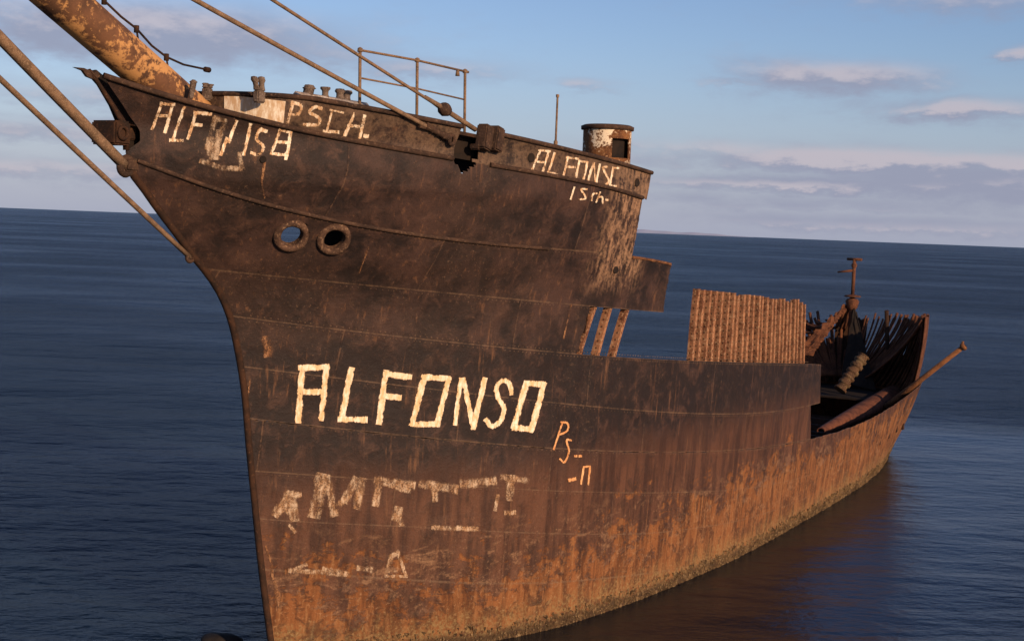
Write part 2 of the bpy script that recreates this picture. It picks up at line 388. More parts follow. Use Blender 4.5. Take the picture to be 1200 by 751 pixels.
MPF = paint_mat('faded_white_lettering', (.52, .39, .27), .50, .24, (.36, .20, .10), .09)
MSM = paint_mat('smeared_lettering', (.48, .37, .26), .48, .26, (.30, .18, .10), .08)
MSC = paint_mat('bare_rust_scrape', (.30, .16, .08), .45, .2, (.20, .09, .04))
MGI = rust_mat('weathered_grey_iron', (.06, .04, .03), (.15, .11, .085), (.27, .21, .16), .5, 6.0)
MPT = paint_mat('thin_orange_lettering', (.75, .45, .22), .62, .14, (.55, .24, .09))

# ------------------------------------------------------------------ water, hills
def water():
    bm = bmesh.new(); S = 40000
    vs = [bm.verts.new(p) for p in ((-S, -2000, 0), (S, -2000, 0), (S, S, 0), (-S, S, 0))]; bm.faces.new(vs)
    m, t, b, o = mat('sea_water')
    P = t.new('ShaderNodeTexCoord').outputs['Object']
    big = t.noise(P, .010, 4, .55, mapscale=(.55, 1, 1)); med = t.noise(P, .045, 5, .6, mapscale=(.6, 1, 1), loc=(30, 4, 0))
    sw = t.noise(P, .035, 3, .5, mapscale=(.5, 1.1, 1)); w0 = t.noise(P, .14, 4, .6, mapscale=(.6, 1.2, 1), loc=(5, 0, 0))
    w1 = t.noise(P, .55, 4, .62, mapscale=(.7, 1.2, 1)); w2 = t.noise(P, 2.0, 5, .68, mapscale=(.8, 1.2, 1)); w3 = t.noise(P, 8, 3, .65)
    calm = t.ramp(t.math('ADD', t.math('MULTIPLY', big, .55), t.math('MULTIPLY', med, .45)), .36, .66)
    # sheltered, smoother water along the hull, its colour darkened to paint the hull's reflection
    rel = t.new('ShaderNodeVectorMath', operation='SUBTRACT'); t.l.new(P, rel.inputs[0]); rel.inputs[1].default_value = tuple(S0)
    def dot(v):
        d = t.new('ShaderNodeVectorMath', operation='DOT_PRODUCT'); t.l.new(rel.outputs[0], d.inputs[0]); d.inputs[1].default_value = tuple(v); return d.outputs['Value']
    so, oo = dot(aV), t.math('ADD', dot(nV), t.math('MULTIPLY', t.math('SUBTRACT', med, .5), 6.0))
    lee_reflection = t.math('MULTIPLY', t.ramp(oo, 17, 6), t.math('MULTIPLY', t.ramp(so, 52, 38), t.ramp(oo, -1, 1)))
    hgt = t.math('ADD', t.math('MULTIPLY', w1, 1.1), t.math('ADD', t.math('MULTIPLY', w2, .42), t.math('MULTIPLY', w3, .08)))
    hgt = t.math('ADD', hgt, t.math('ADD', t.math('MULTIPLY', w0, 4.0), t.math('MULTIPLY', sw, 9.0)))
    n = t.new('ShaderNodeBump'); n.inputs['Distance'].default_value = .5
    t.put(n.inputs['Strength'], t.math('MULTIPLY', t.ramp(calm, 0, 1, 1.0, .72), t.ramp(lee_reflection, 0, 1, 1.0, .24))); t.put(n.inputs['Height'], hgt)
    t.n.remove(b)
    df = t.new('ShaderNodeBsdfDiffuse'); t.put(df.inputs[0], t.mix(t.math('MULTIPLY', lee_reflection, .8), t.mix(calm, (.0045, .012, .024), (.006, .015, .029)), (.006, .006, .008))); 
    gl = t.new('ShaderNodeBsdfGlossy'); gl.inputs['Color'].default_value = (.80, .88, 1, 1); gl.inputs['Roughness'].default_value = .17; t.l.new(n.outputs[0], gl.inputs['Normal'])
    fr = t.new('ShaderNodeFresnel'); fr.inputs['IOR'].default_value = 1.33; t.l.new(n.outputs[0], fr.inputs['Normal'])
    # a wind-roughened sea never turns fully mirror-like at grazing angles
    k = t.math('MULTIPLY', t.math('POWER', fr.outputs[0], .5), t.math('ADD', t.ramp(calm, 0, 1, .27, .37), t.math('MULTIPLY', lee_reflection, .16)))
    mx = t.new('ShaderNodeMixShader'); t.put(mx.inputs[0], k); t.l.new(df.outputs[0], mx.inputs[1]); t.l.new(gl.outputs[0], mx.inputs[2]); t.l.new(mx.outputs[0], o.inputs[0])
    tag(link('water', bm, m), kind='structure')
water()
def hills():
    m, t, b, o = mat('hazed_hill_ground'); t.put(b.inputs['Base Color'], (.48, .52, .62)); b.inputs['Roughness'].default_value = 1; b.inputs['Specular IOR Level'].default_value = 0  # pale blue-grey base colour stands in for distance haze
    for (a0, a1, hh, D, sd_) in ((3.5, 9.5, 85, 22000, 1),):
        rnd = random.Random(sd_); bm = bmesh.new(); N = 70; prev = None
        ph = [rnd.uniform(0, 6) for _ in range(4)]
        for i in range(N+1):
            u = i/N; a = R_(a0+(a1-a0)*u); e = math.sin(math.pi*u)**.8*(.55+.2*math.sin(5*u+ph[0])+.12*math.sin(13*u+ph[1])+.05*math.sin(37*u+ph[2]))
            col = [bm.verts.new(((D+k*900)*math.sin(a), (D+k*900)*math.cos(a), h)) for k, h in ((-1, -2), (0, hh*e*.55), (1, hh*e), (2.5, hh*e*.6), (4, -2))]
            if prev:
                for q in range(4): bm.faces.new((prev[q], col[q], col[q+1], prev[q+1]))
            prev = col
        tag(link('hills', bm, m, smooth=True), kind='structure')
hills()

# ------------------------------------------------------------------ the wreck
ang = math.atan2(aV[1], aV[0])
root = empty('shipwreck', tuple(S0), ang)
tag(root, 'rusting sailing ship hulk aground with black bow and white lettering on its side', 'shipwreck')

def sol_start(fz):
    s = -1.0
    for _ in range(40): s = .5*s + .5*s0f(fz(s))
    return s
STRK = [0]
def strake(bm, lo, hi, e_lo, e_hi, lp, side=1, ds=.14, nz=8, b_lo=None, b_hi=None, hole=None, rag=0.0, top_rag=0.0, inset=0.0, torn=0.0):
    """plating between two level lines; ends e_lo/e_hi (s at the bottom/top), starts at the stem unless b_lo/b_hi"""
    zf = lambda t: (lambda s: lo(s)+(hi(s)-lo(s))*t)
    uvl = bm.loops.layers.uv.verify()
    rows = []
    n = None; STRK[0] += 1; uo = STRK[0]*2.17
    for j in range(nz+1):
        t = j/nz; f = zf(t)
        st = sol_start(f) if b_lo is None else b_lo+(b_hi-b_lo)*t
        en = e_lo+(e_hi-e_lo)*t
        if torn: st += torn*min(max((f(st)-8.92)/.22, 0), 1)
        if n is None: n = max(4, int(abs(en-st)/ds))
        row = []
        for i in range(n+1):
            u = i/n; u = u**1.25 if b_lo is None else u
            s = st+(en-st)*u; z = f(s)
            if i == n and rag: s += random.uniform(-rag, rag)
            if j == nz and top_rag: z += random.uniform(-1, .4)*top_rag
            o = hb(s, z)
            if i > 0 or b_lo is not None: o += lp
            o = max(o-inset, 0.0)
            row.append(bm.verts.new(V(s, side*o, z)))
        rows.append(row)
    for j in range(nz):
        for i in range(n):
            q = (rows[j][i], rows[j+1][i], rows[j+1][i+1], rows[j][i+1]) if side < 0 else (rows[j][i], rows[j][i+1], rows[j+1][i+1], rows[j+1][i])
            if hole:
                c = sum((v.co for v in q), Vector())/4
                if hole(c.x, -c.y, c.z): continue
            try: f = bm.faces.new(q)
            except ValueError: continue
            for l in f.loops: l[uvl].uv = (l.vert.co.x+uo, j/nz if l.vert in (rows[j][i], rows[j][i+1]) else (j+1)/nz)
def sx(px, py): return hit(px, py)[0]

# hawse holes: where the two rings sit, and the far plating that has rusted through behind the first
HW = [hit(341, 276), hit(391, 280)]
far = hit(345, 273, -1)
notch = [hit(p[0], p[1]) for p in ((531, 187), (566, 193), (548, 196), (542, 203))]
pin1 = hit(308, 188); pin2 = hit(720, 317)
TRI = [(hit(*p)[0], hit(*p)[2]) for p in ((529, 184), (562, 189), (542, 203))]
def in_tri(s, z):
    q = [(TRI[(i+1) % 3][0]-TRI[i][0])*(z-TRI[i][1])-(TRI[(i+1) % 3][1]-TRI[i][1])*(s-TRI[i][0]) for i in range(3)]
    return all(v > 0 for v in q) or all(v < 0 for v in q)
def bow_hole(s, o, z):
    if o > 0 and in_tri(s, z): return True
    for h in HW:
        if o > 0 and (s-h[0])**2+(z-h[2])**2 < .22**2: return True
    return o < 0 and (s-far[0])**2/2.6+(z-far[2])**2 < .52**2

bm = bmesh.new()
end_a = sx(962, 427); end_1 = sx(961, 472); end_2a = sx(950, 474); end_2 = sx(950, 513)
F_E = [sx(676, 416), sx(692, 358), sx(777, 366), sx(787, 307), sx(741, 299), sx(753, 232), sx(763, 203)]
AFT = 38.62
for side in (1, -1):
    strake(bm, L_k, L_5, AFT, AFT, LAP[0], side)
    strake(bm, L_5, L_4, AFT, AFT, LAP[1], side)
    strake(bm, L_4, L_3, AFT, AFT, LAP[2], side)
    if side > 0:
        strake(bm, L_3, L_2, AFT, AFT, LAP[3], side, top_rag=.02)
        strake(bm, L_2, L_1, end_2, end_2a, LAP[4], side, rag=.02)
        strake(bm, L_1, L_a, end_1, end_a, LAP[5], side, rag=.015)
        strake(bm, L_a, L_pb, F_E[0], F_E[1], LAP[6], side, rag=.03)
        strake(bm, L_pb, L_m2, F_E[2], F_E[3], LAP[7], side, ds=.05, nz=30, hole=bow_hole, rag=.02)
        strake(bm, L_m2, L_rail, F_E[4], F_E[5], LAP[8], side, ds=.05, nz=30, hole=bow_hole, rag=.01, torn=.18)
    else:
        strake(bm, L_3, L_2, AFT, AFT, LAP[3], side, top_rag=.15)
        strake(bm, L_2, L_1, 12.5, 12, LAP[4], side, rag=.1)
        strake(bm, L_1, L_a, 11, 10, LAP[5], side, rag=.1)
        strake(bm, L_a, L_pb, 8, 8, LAP[6], side, rag=.1)
        strake(bm, L_pb, L_m2, 7, 7, LAP[7], side, ds=.1, nz=14, hole=bow_hole)
        strake(bm, L_m2, L_rail, 6.3, 6.2, LAP[8], side, ds=.1, nz=14, hole=bow_hole)
hull = solid(link('hull_plating', bm, MH, root, smooth=True), .022)
# rivet rows along the deck line and the plate laps
bm = bmesh.new()
def rivet(bm, s, z, r=.016):
    o = hb(s, z)+lap(s, z); c = V(s, o, z)
    t1 = V(s+.05, hb(s+.05, z), z)-V(s, hb(s, z), z); nrm = t1.cross(Vector((0, 0, 1))).normalized()
    if nrm.y > 0: nrm = -nrm
    X = t1.normalized(); Y = nrm.cross(X)
    tip = bm.verts.new(c+nrm*r*.7); ring = [bm.verts.new(c+(X*math.cos(a)+Y*math.sin(a))*r) for a in [k*math.pi/3 for k in range(6)]]
    for k in range(6): bm.faces.new((tip, ring[k], ring[(k+1) % 6]))
for L, a, b, ds in ((L_a, -1.2, 17.6, .10), (L_1, -.8, 17, .12), (L_2, -.6, 20, .12), (L_3, -.5, 20, .12), (L_4, -.4, 14, .12), (L_pb, -1.6, 6, .1), (L_m2, -3, 6, .1)):
    s = a
    while s < b:
        for dzz in ((-.05, .05) if L is L_a else (-.045,)): rivet(bm, s+random.uniform(-.008, .008), L(s)+dzz, .017 if L is L_a else .014)
        s += ds
link('rivet_rows', bm, MH, root)

# raised bulwark round the forecastle: flush with the side aft, rounded in plan at the front
BF, BS = -2.35, -1.0
BW = hb(BS, 9.6)
def hbb(s, z):
    if s >= BS: return hb(s, z)
    u = (BS-s)/(BS-BF)
    if u >= 1: return 0.0
    return min(BW*(1-u**2.6)**(1/2.0), hb(s, z)-.0)
def bhit(px, py):
    return hit(px, py, 1, hbb)
plan = [(BS+(F_E[6]-BS)*i/60) for i in range(60, -1, -1)]
front = [BS-(BS-BF)*math.sin(math.pi/2*i/26) for i in range(1, 27)]
pl = [(s, 1) for s in plan+front] + [(s, -1) for s in (front[::-1][1:]+plan[::-1])]
nA, nB = bhit(533, 186), bhit(567, 192)
bm = bmesh.new(); cols = []
NZ = 10
for (s, sd) in pl:
    lo = L_rail(max(s, BF)); hi = L_band(max(s, BF))
    tb = (s-plan[-1])/(plan[0]-plan[-1]) if s > BS else 0
    cols.append([bm.verts.new(V(s - (.09*(1-j/NZ) if (s == plan[0]) else 0), sd*(hbb(s, lo+(hi-lo)*j/NZ)+.004), lo+(hi-lo)*j/NZ)) for j in range(NZ+1)])
for (a, b, pa) in zip(cols, cols[1:], pl):
    for j in range(NZ):
        c = (a[j].co+b[j+1].co)/2
        if -c.y > 0 and nA[0]-.02 < c.x < nB[0]+.02-.25*(1-(c.z-L_rail(c.x))/.5): continue
        bm.faces.new((a[j], b[j], b[j+1], a[j+1]))
solid(link('forecastle_bulwark', bm, MH, root, smooth=True), .02, 1)

def moulding(name, L, s0, s1, r, off=.0, fn=hb, m=MR, side=1, n=70, dz=0.0, wob=0.0, sub=None):
    bm = bmesh.new(); pts = []
    for i in range(n+1):
        s = s0+(s1-s0)*i/n; z = L(s)+dz+wob*random.uniform(-1, 1)
        pts.append(V(s, side*(max(fn(s, z), .02)+off), z))
    tube(bm, pts, r, 8); return link(name, bm, m, sub or root)
for side in (1, -1):
    moulding('rail_moulding', L_rail, -4.6 if side > 0 else -4.75, nA[0]-.05 if side > 0 else 6.1, .045, .015, m=MTR, side=side)
    if side > 0: moulding('rail_moulding', L_rail, nB[0]+.12, 6.2, .042, .015, m=MTR)
    moulding('rub_moulding', L_m2, -3.85, 3.6, .036, .012, m=MTR, side=side)
# cap rail on the raised bulwark
def cap(i0, i1):
    bm = bmesh.new(); pts = []
    for (s, sd) in pl[i0:i1]: pts.append(V(s, sd*(hbb(s, L_band(max(s, BF)))+.02), L_band(max(s, BF))+.01))
    tube(bm, pts, .042, 8); link('cap_rail', bm, MTR, root)
kA = max(i for i in range(60) if pl[i][1] > 0 and pl[i][0] > nB[0]+.02); kB = min(i for i in range(60) if pl[i][0] < nA[0])
cap(0, kA+1); cap(kB, len(pl))
# forecastle deck, bow deck, bulkhead, hold floor
def deck(name, s0, s1, zf, fn, n, m, th=.06):
    bm = bmesh.new(); pr = None
    for i in range(n+1):
        s = s0+(s1-s0)*i/n; z = zf(s); h_ = max(fn(s, z)-.04, .01); c = [bm.verts.new(V(s, h_*k/4, z+.0)) for k in range(-4, 5)]
        if pr:
            for k in range(8): bm.faces.new((pr[k], c[k], c[k+1], pr[k+1]))
        pr = c
    return solid(link(name, bm, m, root), th)
deck('forecastle_deck', BF+.05, 6.0, lambda s: L_band(s)-.12, hbb, 40, MRD)
deck('bow_deck', -3.9, -.5, lambda s: L_rail(s)-.5, hb, 24, MRD)
deck('tween_deck', -1.2, 5.2, lambda s: 5.6, hb, 24, MRD)
deck('hold_floor', 8, 36.5, lambda s: .75, hb, 40, MDK)
bm = bmesh.new()
zz = [1.0+i*(8.85-1.0)/16 for i in range(17)]
rows = [[bm.verts.new(V(5.3, (hb(5.3, z)-.04)*k, z)) for k in (-1, -.5, 0, .5, 1)] for z in zz]
for a, b in zip(rows, rows[1:]):
    for k in range(4): bm.faces.new((a[k], a[k+1], b[k+1], b[k]))
solid(link('bulkhead', bm, MRD, root), .02)

# stem bar
bm = bmesh.new()
zs = [-1.3+i*(8.75+1.3)/50 for i in range(51)]
tube(bm, [V(s0f(z)-.01, 0, z) for z in zs], .06, 8); link('stem_bar', bm, MRD, root)
# torn iron left at the head of the stem
bm = bmesh.new()
tube(bm, [V(*at(*p)) for p in ((148, 176), (147, 150), (133, 126), (112, 93), (104, 83))], [.05, .045, .035, .035, .04], 7)
link('stem_edge', bm, MRD, root)
for pl_ in (((86, 79), (96, 83), (101, 90), (108, 93), (104, 83), (97, 80)), ((104, 83), (112, 92), (116, 90), (113, 83), (109, 86))):
    bm = bmesh.new(); bm.faces.new([bm.verts.new(V(*at(x, y, .02))) for x, y in pl_]); solid(link('torn_plate', bm, MTR, root), .05, 0)

bm = bmesh.new(); oz = -.10
ring_ = [V(at(px, py, oz)[0], oz, at(px, py, oz)[2]) for px, py in ((100, 84), (112, 82), (122, 90), (132, 100), (147, 122), (166, 148), (164, 160), (152, 176), (143, 170), (138, 148), (128, 124), (114, 100))]
bm.faces.new([bm.verts.new(v) for v in ring_]); solid(link('stem_gap_shade', bm, MDK, root), .03, 0)  # added plate filling the torn gap, its shade put into the near-black colour
# hawse pipes
MHW = rust_mat('worn_hawse_casting', (.045, .025, .017), (.10, .055, .034), (.26, .16, .095), .5, 3.0)
for h in HW:
    s, o, z = h; e = .1
    t1 = V(s+e, hb(s+e, z), z)-V(s, hb(s, z), z); t2 = V(s, hb(s, z+e), z+e)-V(s, hb(s, z), z)
    nrm = t1.cross(t2).normalized()
    if nrm.y > 0: nrm = -nrm
    nrm = (nrm + Vector((-.12, -.12, 0))).normalized()
    bm = bmesh.new(); c = V(s, o, z)+nrm*.015
    torus(bm, c, nrm, .24, .062, 36, 12, .10)
    X = nrm.cross(Vector((0, 0, 1))).normalized(); Y = nrm.cross(X)
    lathe(bm, [(.31, -.16), (.285, -.02), (.28, .02)], c, 28, (X, Y, nrm)); 
    lathe(bm, [(.18, 0), (.178, -.10)], c, 28, (X, Y, nrm))
    link('hawse_pipe', bm, MHW, root, smooth=True)

# bare side frames where the plating has gone
def frame(s, z0, z1, web, flange, side=1, m=MFR, n=10, jit=.0, dash=7.0, ds=0.0):
    bm = bmesh.new(); uvl = bm.loops.layers.uv.new('UVMap'); prev = None; th = .014
    for i in range(n+1):
        t = i/n; z = z0+(z1-z0)*t; ss = s+jit*t+ds*t; o = (hb(ss, z)-.03)*side
        sg = side
        prof = [(ss-flange/2, o), (ss+flange/2, o), (ss+flange/2, o-sg*th), (ss-flange/2+th, o-sg*th), (ss-flange/2+th, o-sg*web), (ss-flange/2, o-sg*web)]
        row = [bm.verts.new(V(a, b, z)) for a, b in prof]
        if prev:
            for k in range(6):
                k2 = (k+1) % 6
                f = bm.faces.new((prev[k], prev[k2], row[k2], row[k]))
                for l, (u, v) in zip(f.loops, ((0, pv), (1, pv), (1, z*dash), (0, z*dash))): l[uvl].uv = (u, v)
        else: bm.faces.new(row[::-1])
        prev = row; pv = z*dash
    bm.faces.new(prev)
    bmesh.ops.recalc_face_normals(bm, faces=bm.faces)
    return link('frame', bm, m, root)
for (a, b, web) in (((699, 359), (677, 419), .13), ((717, 360), (699, 416), .15), ((737, 362), (718, 417), .15)):
    p, q = hit(*a), hit(*b)
    frame(q[0]+.05, L_a(q[0])-.25, L_pb(p[0])+.05, web, .11, ds=p[0]-q[0])
fa = (hit(821, 339), hit(814, 421)); fb = (hit(946, 353), hit(946, 426))
NF = 24
for i in range(NF):
    t = i/(NF-1); sb = fa[1][0]+(fb[1][0]-fa[1][0])*t; stp = fa[0][0]+(fb[0][0]-fa[0][0])*t
    zt = fa[0][2]+(fb[0][2]-fa[0][2])*t + random.choice((0, 0, 0, -.05, .04, -.1))*random.random()
    frame(sb+random.uniform(-.05, .05), L_a(sb)-.5, zt, .145+random.uniform(-.02, .02), .12+random.uniform(-.025, .025), ds=stp-sb+random.uniform(-.05, .05))

# stern: bare cant frames standing round the counter
def stern_pt(phi, t):
    zt = 5.35-.25*math.cos(phi)**2; zb = 2.2
    z = zb+(zt-zb)*t
    k = math.sin(t*math.pi/2)**.75
    a = 3.6+1.1*k; b = 3.30+.42*k
    return (33.9+a*math.cos(phi), b*math.sin(phi), z)
def fan_pt(phi, t):
    x1, y1, z1 = stern_pt(phi, 1.0); x0, y0, z0 = 36.3+.5*math.cos(phi), .9*math.sin(phi), 2.5
    k = .55*t+.45*math.sin(t*math.pi/2); kz = t**1.12
    return (x0+(x1-x0)*k, y0+(y1-y0)*k, z0+(z1-z0)*kz)
def stern_rib(phi, t0=0, t1=1, r=.055, m=MST):
    bm = bmesh.new(); pts = [V(*fan_pt(phi, t0+(t1-t0)*i/9)) for i in range(10)]
    tube(bm, pts, r, 6); return link('stern_frame', bm, m, root)
for i in range(27):
    stern_rib(R_(90-i*3.3)+random.uniform(-.02, .02), 0, random.uniform(.90, 1.0), .042)
for i in range(17):
    stern_rib(R_(-5-i*6.5)+random.uniform(-.03, .03), 0, random.uniform(.84, 1.0), .07)
for i in range(26):
    stern_rib(R_(-8-i*3.6)+random.uniform(-.05, .05), .0, random.uniform(.30, .66), .06)
def lean_rib(phi, dphi, r, t1=1.0):
    bm = bmesh.new(); pts = []
    for i in range(10):
        t = t1*i/9; q = stern_pt(R_(phi-dphi*(1-t)), t); k = .965
        pts.append(V(33.9+(q[0]-33.9)*k, q[1]*k, q[2]))
    tube(bm, pts, r, 6); return link('stern_frame', bm, MST, root)
for i in range(15): lean_rib(89-i*4.6+random.uniform(-.6, .6), 24, .055, random.uniform(.92, 1.0))
for i in range(9): lean_rib(-30-i*7+random.uniform(-1, 1), -22, .06, random.uniform(.8, 1.0))
def stern_plate(name, p0, p1, t0, t1, m, n=12, rag=.05, off=.03):
    bm = bmesh.new(); rows = []
    for j in range(9):
        row = []
        for i in range(n+1):
            phi = R_(p0+(p1-p0)*i/n); t = t0+(t1-t0)*j/8 + (random.uniform(-rag, rag) if j in (0, 8) and t0 > 0 or j == 8 else 0)
            q = stern_pt(phi, min(max(t, 0), 1.02)); q = (q[0]+off*math.cos(phi), q[1]+off*math.sin(phi), q[2]); row.append(bm.verts.new(V(*q)))
        rows.append(row)
    for j in range(8):
        for i in range(n): bm.faces.new((rows[j][i], rows[j][i+1], rows[j+1][i+1], rows[j+1][i]))
    return solid(link(name, bm, m, root, smooth=True), .02, 0)
stern_plate('quarter_plating', 90, 58, 0, .97, MST, 12, .03)
stern_plate('quarter_plating', 58, 40, 0, .93, MRD, 10, .04)
stern_plate('quarter_plating', 40, 14, 0, .50, MRD, 12, .12)
stern_plate('stern_plating', 6, -14, 0, .9, MRD, 14, .03)
stern_plate('quarter_plating', -16, -80, 0, .34, MST, 14, .09)

# ------------------------------------------------------------------ bowsprit, stays
def sprit(s_): return 10.97-.485*(s_+5.32)
bm = bmesh.new(); pp = []; rr = []
for i in range(33):
    q = -2.25-14.8*i/32; pp.append(V(q, 0, sprit(q))); rr.append(.315-.075*max(0, i-12)/20)
rings = tube(bm, pp, rr, 28)
bs = link('bowsprit', bm, MBS, root, smooth=True)
for q in (-11.4, -16.6):
    bm = bmesh.new(); d = (V(q-.1, 0, sprit(q-.1))-V(q, 0, sprit(q))).normalized(); tube(bm, [V(q, 0, sprit(q))-d*.06, V(q, 0, sprit(q))+d*.06], .32, 24); link('band', bm, MTR, bs)
def stay(name, pts, r, sag=0.0, m=MRP, seg=7, n=24, parent=None):
    bm = bmesh.new(); a, b = Vector(pts[0]), Vector(pts[-1])
    P = [a.lerp(b, i/n) - Vector((0, 0, sag*4*(i/n)*(1-i/n))) for i in range(n+1)]
    tube(bm, P, r, seg); return link(name, bm, m, parent or root, smooth=True)
def cross_sprit(A, px, py):
    """where the line from ship point A that passes over a pixel meets the bowsprit"""
    Aw = S0+aV*A[0]+nV*A[1]+np.array([0, 0, A[2]])
    N = np.cross(Aw-cC, ray(px, py))
    f = lambda q: float((S0+aV*q+np.array([0, 0, sprit(q)])-cC)@N)
    lo, hi = -17.0, -6.0
    fl = f(lo)
    if fl*f(hi) > 0: return -16.8
    for _ in range(40):
        m = (lo+hi)/2
        if f(m)*fl > 0: lo = m
        else: hi = m
    return lo
b1 = at(145, 193); b2 = at(222, 301)
b1s = stay('bobstay', [V(*b1), V(-11.4, 0, sprit(-11.4)-.28)], .085, .02)
b2s = stay('bobstay', [V(*b2), V(-16.6, 0, sprit(-16.6)-.22)], .042, .05)
bm = bmesh.new(); torus(bm, V(b1[0]+.05, .0, b1[2]-.02), (0, 1, .1), .12, .06, 18, 8); box(bm, V(b1[0]+.12, 0, b1[2]-.0), (.28, .16, .2), bev=.03); link('shackle', bm, MTR, b1s)
bm = bmesh.new(); torus(bm, V(b2[0]+.02, .0, b2[2]), (0, 1, .1), .075, .035, 16, 8); box(bm, V(b2[0]+.1, 0, b2[2]), (.18, .08, .1), bev=.02); link('shackle', bm, MTR, b2s)
A1 = bhit(524, 163); A2 = at(557, 152, 2.6)
q1 = cross_sprit(A1, 225, 0); q2 = cross_sprit(A2, 320, 0)
sh1 = stay('bowsprit_shroud', [V(A1[0], A1[1]+.06, A1[2]), V(q1, .2, sprit(q1))], .038, .04)
sh2 = stay('bowsprit_shroud', [V(*A2), V(q2, .2, sprit(q2))], .028, .05)
def lerp_px(A, q, px):
    a = V(*A); b = V(q, .2, sprit(q)); return min((a.lerp(b, i/400) for i in range(401)), key=lambda v: abs(projx(v)-px))
def projx(v):
    P = S0+aV*v.x-nV*v.y+np.array([0, 0, v.z])-cC; return 600+FPX*float(P@cR)/float(P@cF)
# lashed eye of the lower shroud and the heart block of the upper one
bm = bmesh.new()
c = lerp_px(A2, q2, 521); d = (V(q2, .2, sprit(q2))-V(*A2)).normalized()
X = d; Y = d.cross(Vector((0, 0, 1))).normalized(); Z = X.cross(Y)
lathe(bm, [(.02, -.15), (.085, -.11), (.125, -.02), (.115, .05), (.05, .14), (.02, .16)], c, 10, (Y, Z, X)); link('heart_block', bm, MTR, sh2)
bm = bmesh.new(); tube(bm, [V(*A2), c-d*.1], .048, 8); tube(bm, [c+d*.1, c+d*.55], [.055, .03], 8); link('turnbuckle', bm, MRP, sh2)
bm = bmesh.new(); a = V(A1[0], A1[1]+.05, A1[2]); d1 = (V(q1, .2, sprit(q1))-a).normalized()
tube(bm, [a, a+d1*.6], [.06, .05], 8); tube(bm, [a+Vector((0, 0, .06)), a+d1*.75+Vector((0, 0, -.07))], .03, 6); torus(bm, a-d1*.05, (0, 1, 0), .08, .035, 14, 7)
for k in range(4): torus(bm, a+d1*(.15+.14*k), d1, .05, .02, 10, 6)
link('lashing', bm, MTR, sh1)
# bent wire with clamps lying along the bowsprit
bm = bmesh.new(); wp = [at(x, y, -.25) for x, y in ((95, -28), (122, 1), (142, 20), (160, 34), (178, 54), (195, 67), (215, 76), (243, 82))]
tube(bm, [V(*p) for p in wp], .018, 6)
for p in (wp[1], wp[3], wp[5]): tube(bm, [V(p[0], p[1], p[2]-.06), V(p[0], p[1], p[2]+.05)], .04, 8)
tube(bm, [V(wp[-1][0]-.06, wp[-1][1], wp[-1][2]), V(wp[-1][0]+.05, wp[-1][1], wp[-1][2])], .045, 8)
tube(bm, [V(*wp[5]), V(wp[5][0], -.1, sprit(wp[5][0]))], .016, 6); tube(bm, [V(*wp[3]), V(wp[3][0], -.1, sprit(wp[3][0]))], .016, 6)
link('guard_wire', bm, MRD, root)
# wooden chock standing out on the far side of the stemhead
bm = bmesh.new(); p = at(130, 156, -.15)
box(bm, V(*p), (.34, .5, .36), bev=.03); box(bm, V(p[0]+.28, p[1], p[2]+.02), (.3, .22, .2), bev=.02); torus(bm, V(p[0]-.02, p[1]+.27, p[2]), (0, 1, 0), .09, .03, 14, 6); link('stem_chock', bm, MRD, root)

# ------------------------------------------------------------------ forecastle fittings
def fit_at(px, py, o): return at(px, py, o)
ex = Vector((1, 0, 0)); ey = Vector((0, 1, 0)); ez = Vector((0, 0, 1))
def bollard(px, py, o, h, r, lean=0, kind=0):
    s_, _, z = at(px, py, o); bm = bmesh.new(); A = (ex, ey, (ez+ex*lean).normalized())
    if kind == 0: lathe(bm, [(r*1.1, -.25), (r*1.05, 0), (r*.75, h*.25), (r*.8, h*.6), (r*1.25, h*.8), (r*1.2, h*.97), (.01, h)], V(s_, o, z), 16, A)
    elif kind == 1:
        for k in (-1, 1): lathe(bm, [(r, 0), (r*.8, h*.3), (r*.8, h*.55), (r*1.15, h*.75), (r*.9, h), (.01, h*1.05)], V(s_+k*r*1.1, o, z), 14, (ex, ey, (ez+ex*(lean+k*.15)).normalized()))
        box(bm, V(s_, o, z-.10), (r*3.6, r*2.0, .2), bev=.02)
    else:
        lathe(bm, [(r*.7, -.2), (r, 0), (r*1.0, h*.5), (r*1.3, h*.65), (r*.6, h*.9), (.01, h)], V(s_, o, z), 8, A); box(bm, V(s_+r*.3, o, z+h*.8), (r*1.9, r*1.4, h*.35), bev=.02)
    return link('bollard', bm, MGI, root)
bollard(243, 103, .2, .07, .05, .3, 1)
bollard(226, 101, .5, .10, .05, .2, 2)
bollard(304, 106, 1.2, .21, .055, -.25, 1)
bollard(361, 110, 1.2, .15, .09, .3, 2)
bollard(381, 114, 1.2, .17, .07, 0, 0)
bollard(402, 117, 1.2, .17, .08, .1, 1)
bm = bmesh.new(); p, q = at(346, 110.5, 1.25), at(430, 124, 1.25)
tube(bm, [V(*p), V(*q)], .05, 4); link('white_ledge', bm, rust_mat('chalky_ledge_paint', (.2, .15, .12), (.42, .36, .31), (.55, .5, .45), .5), root)
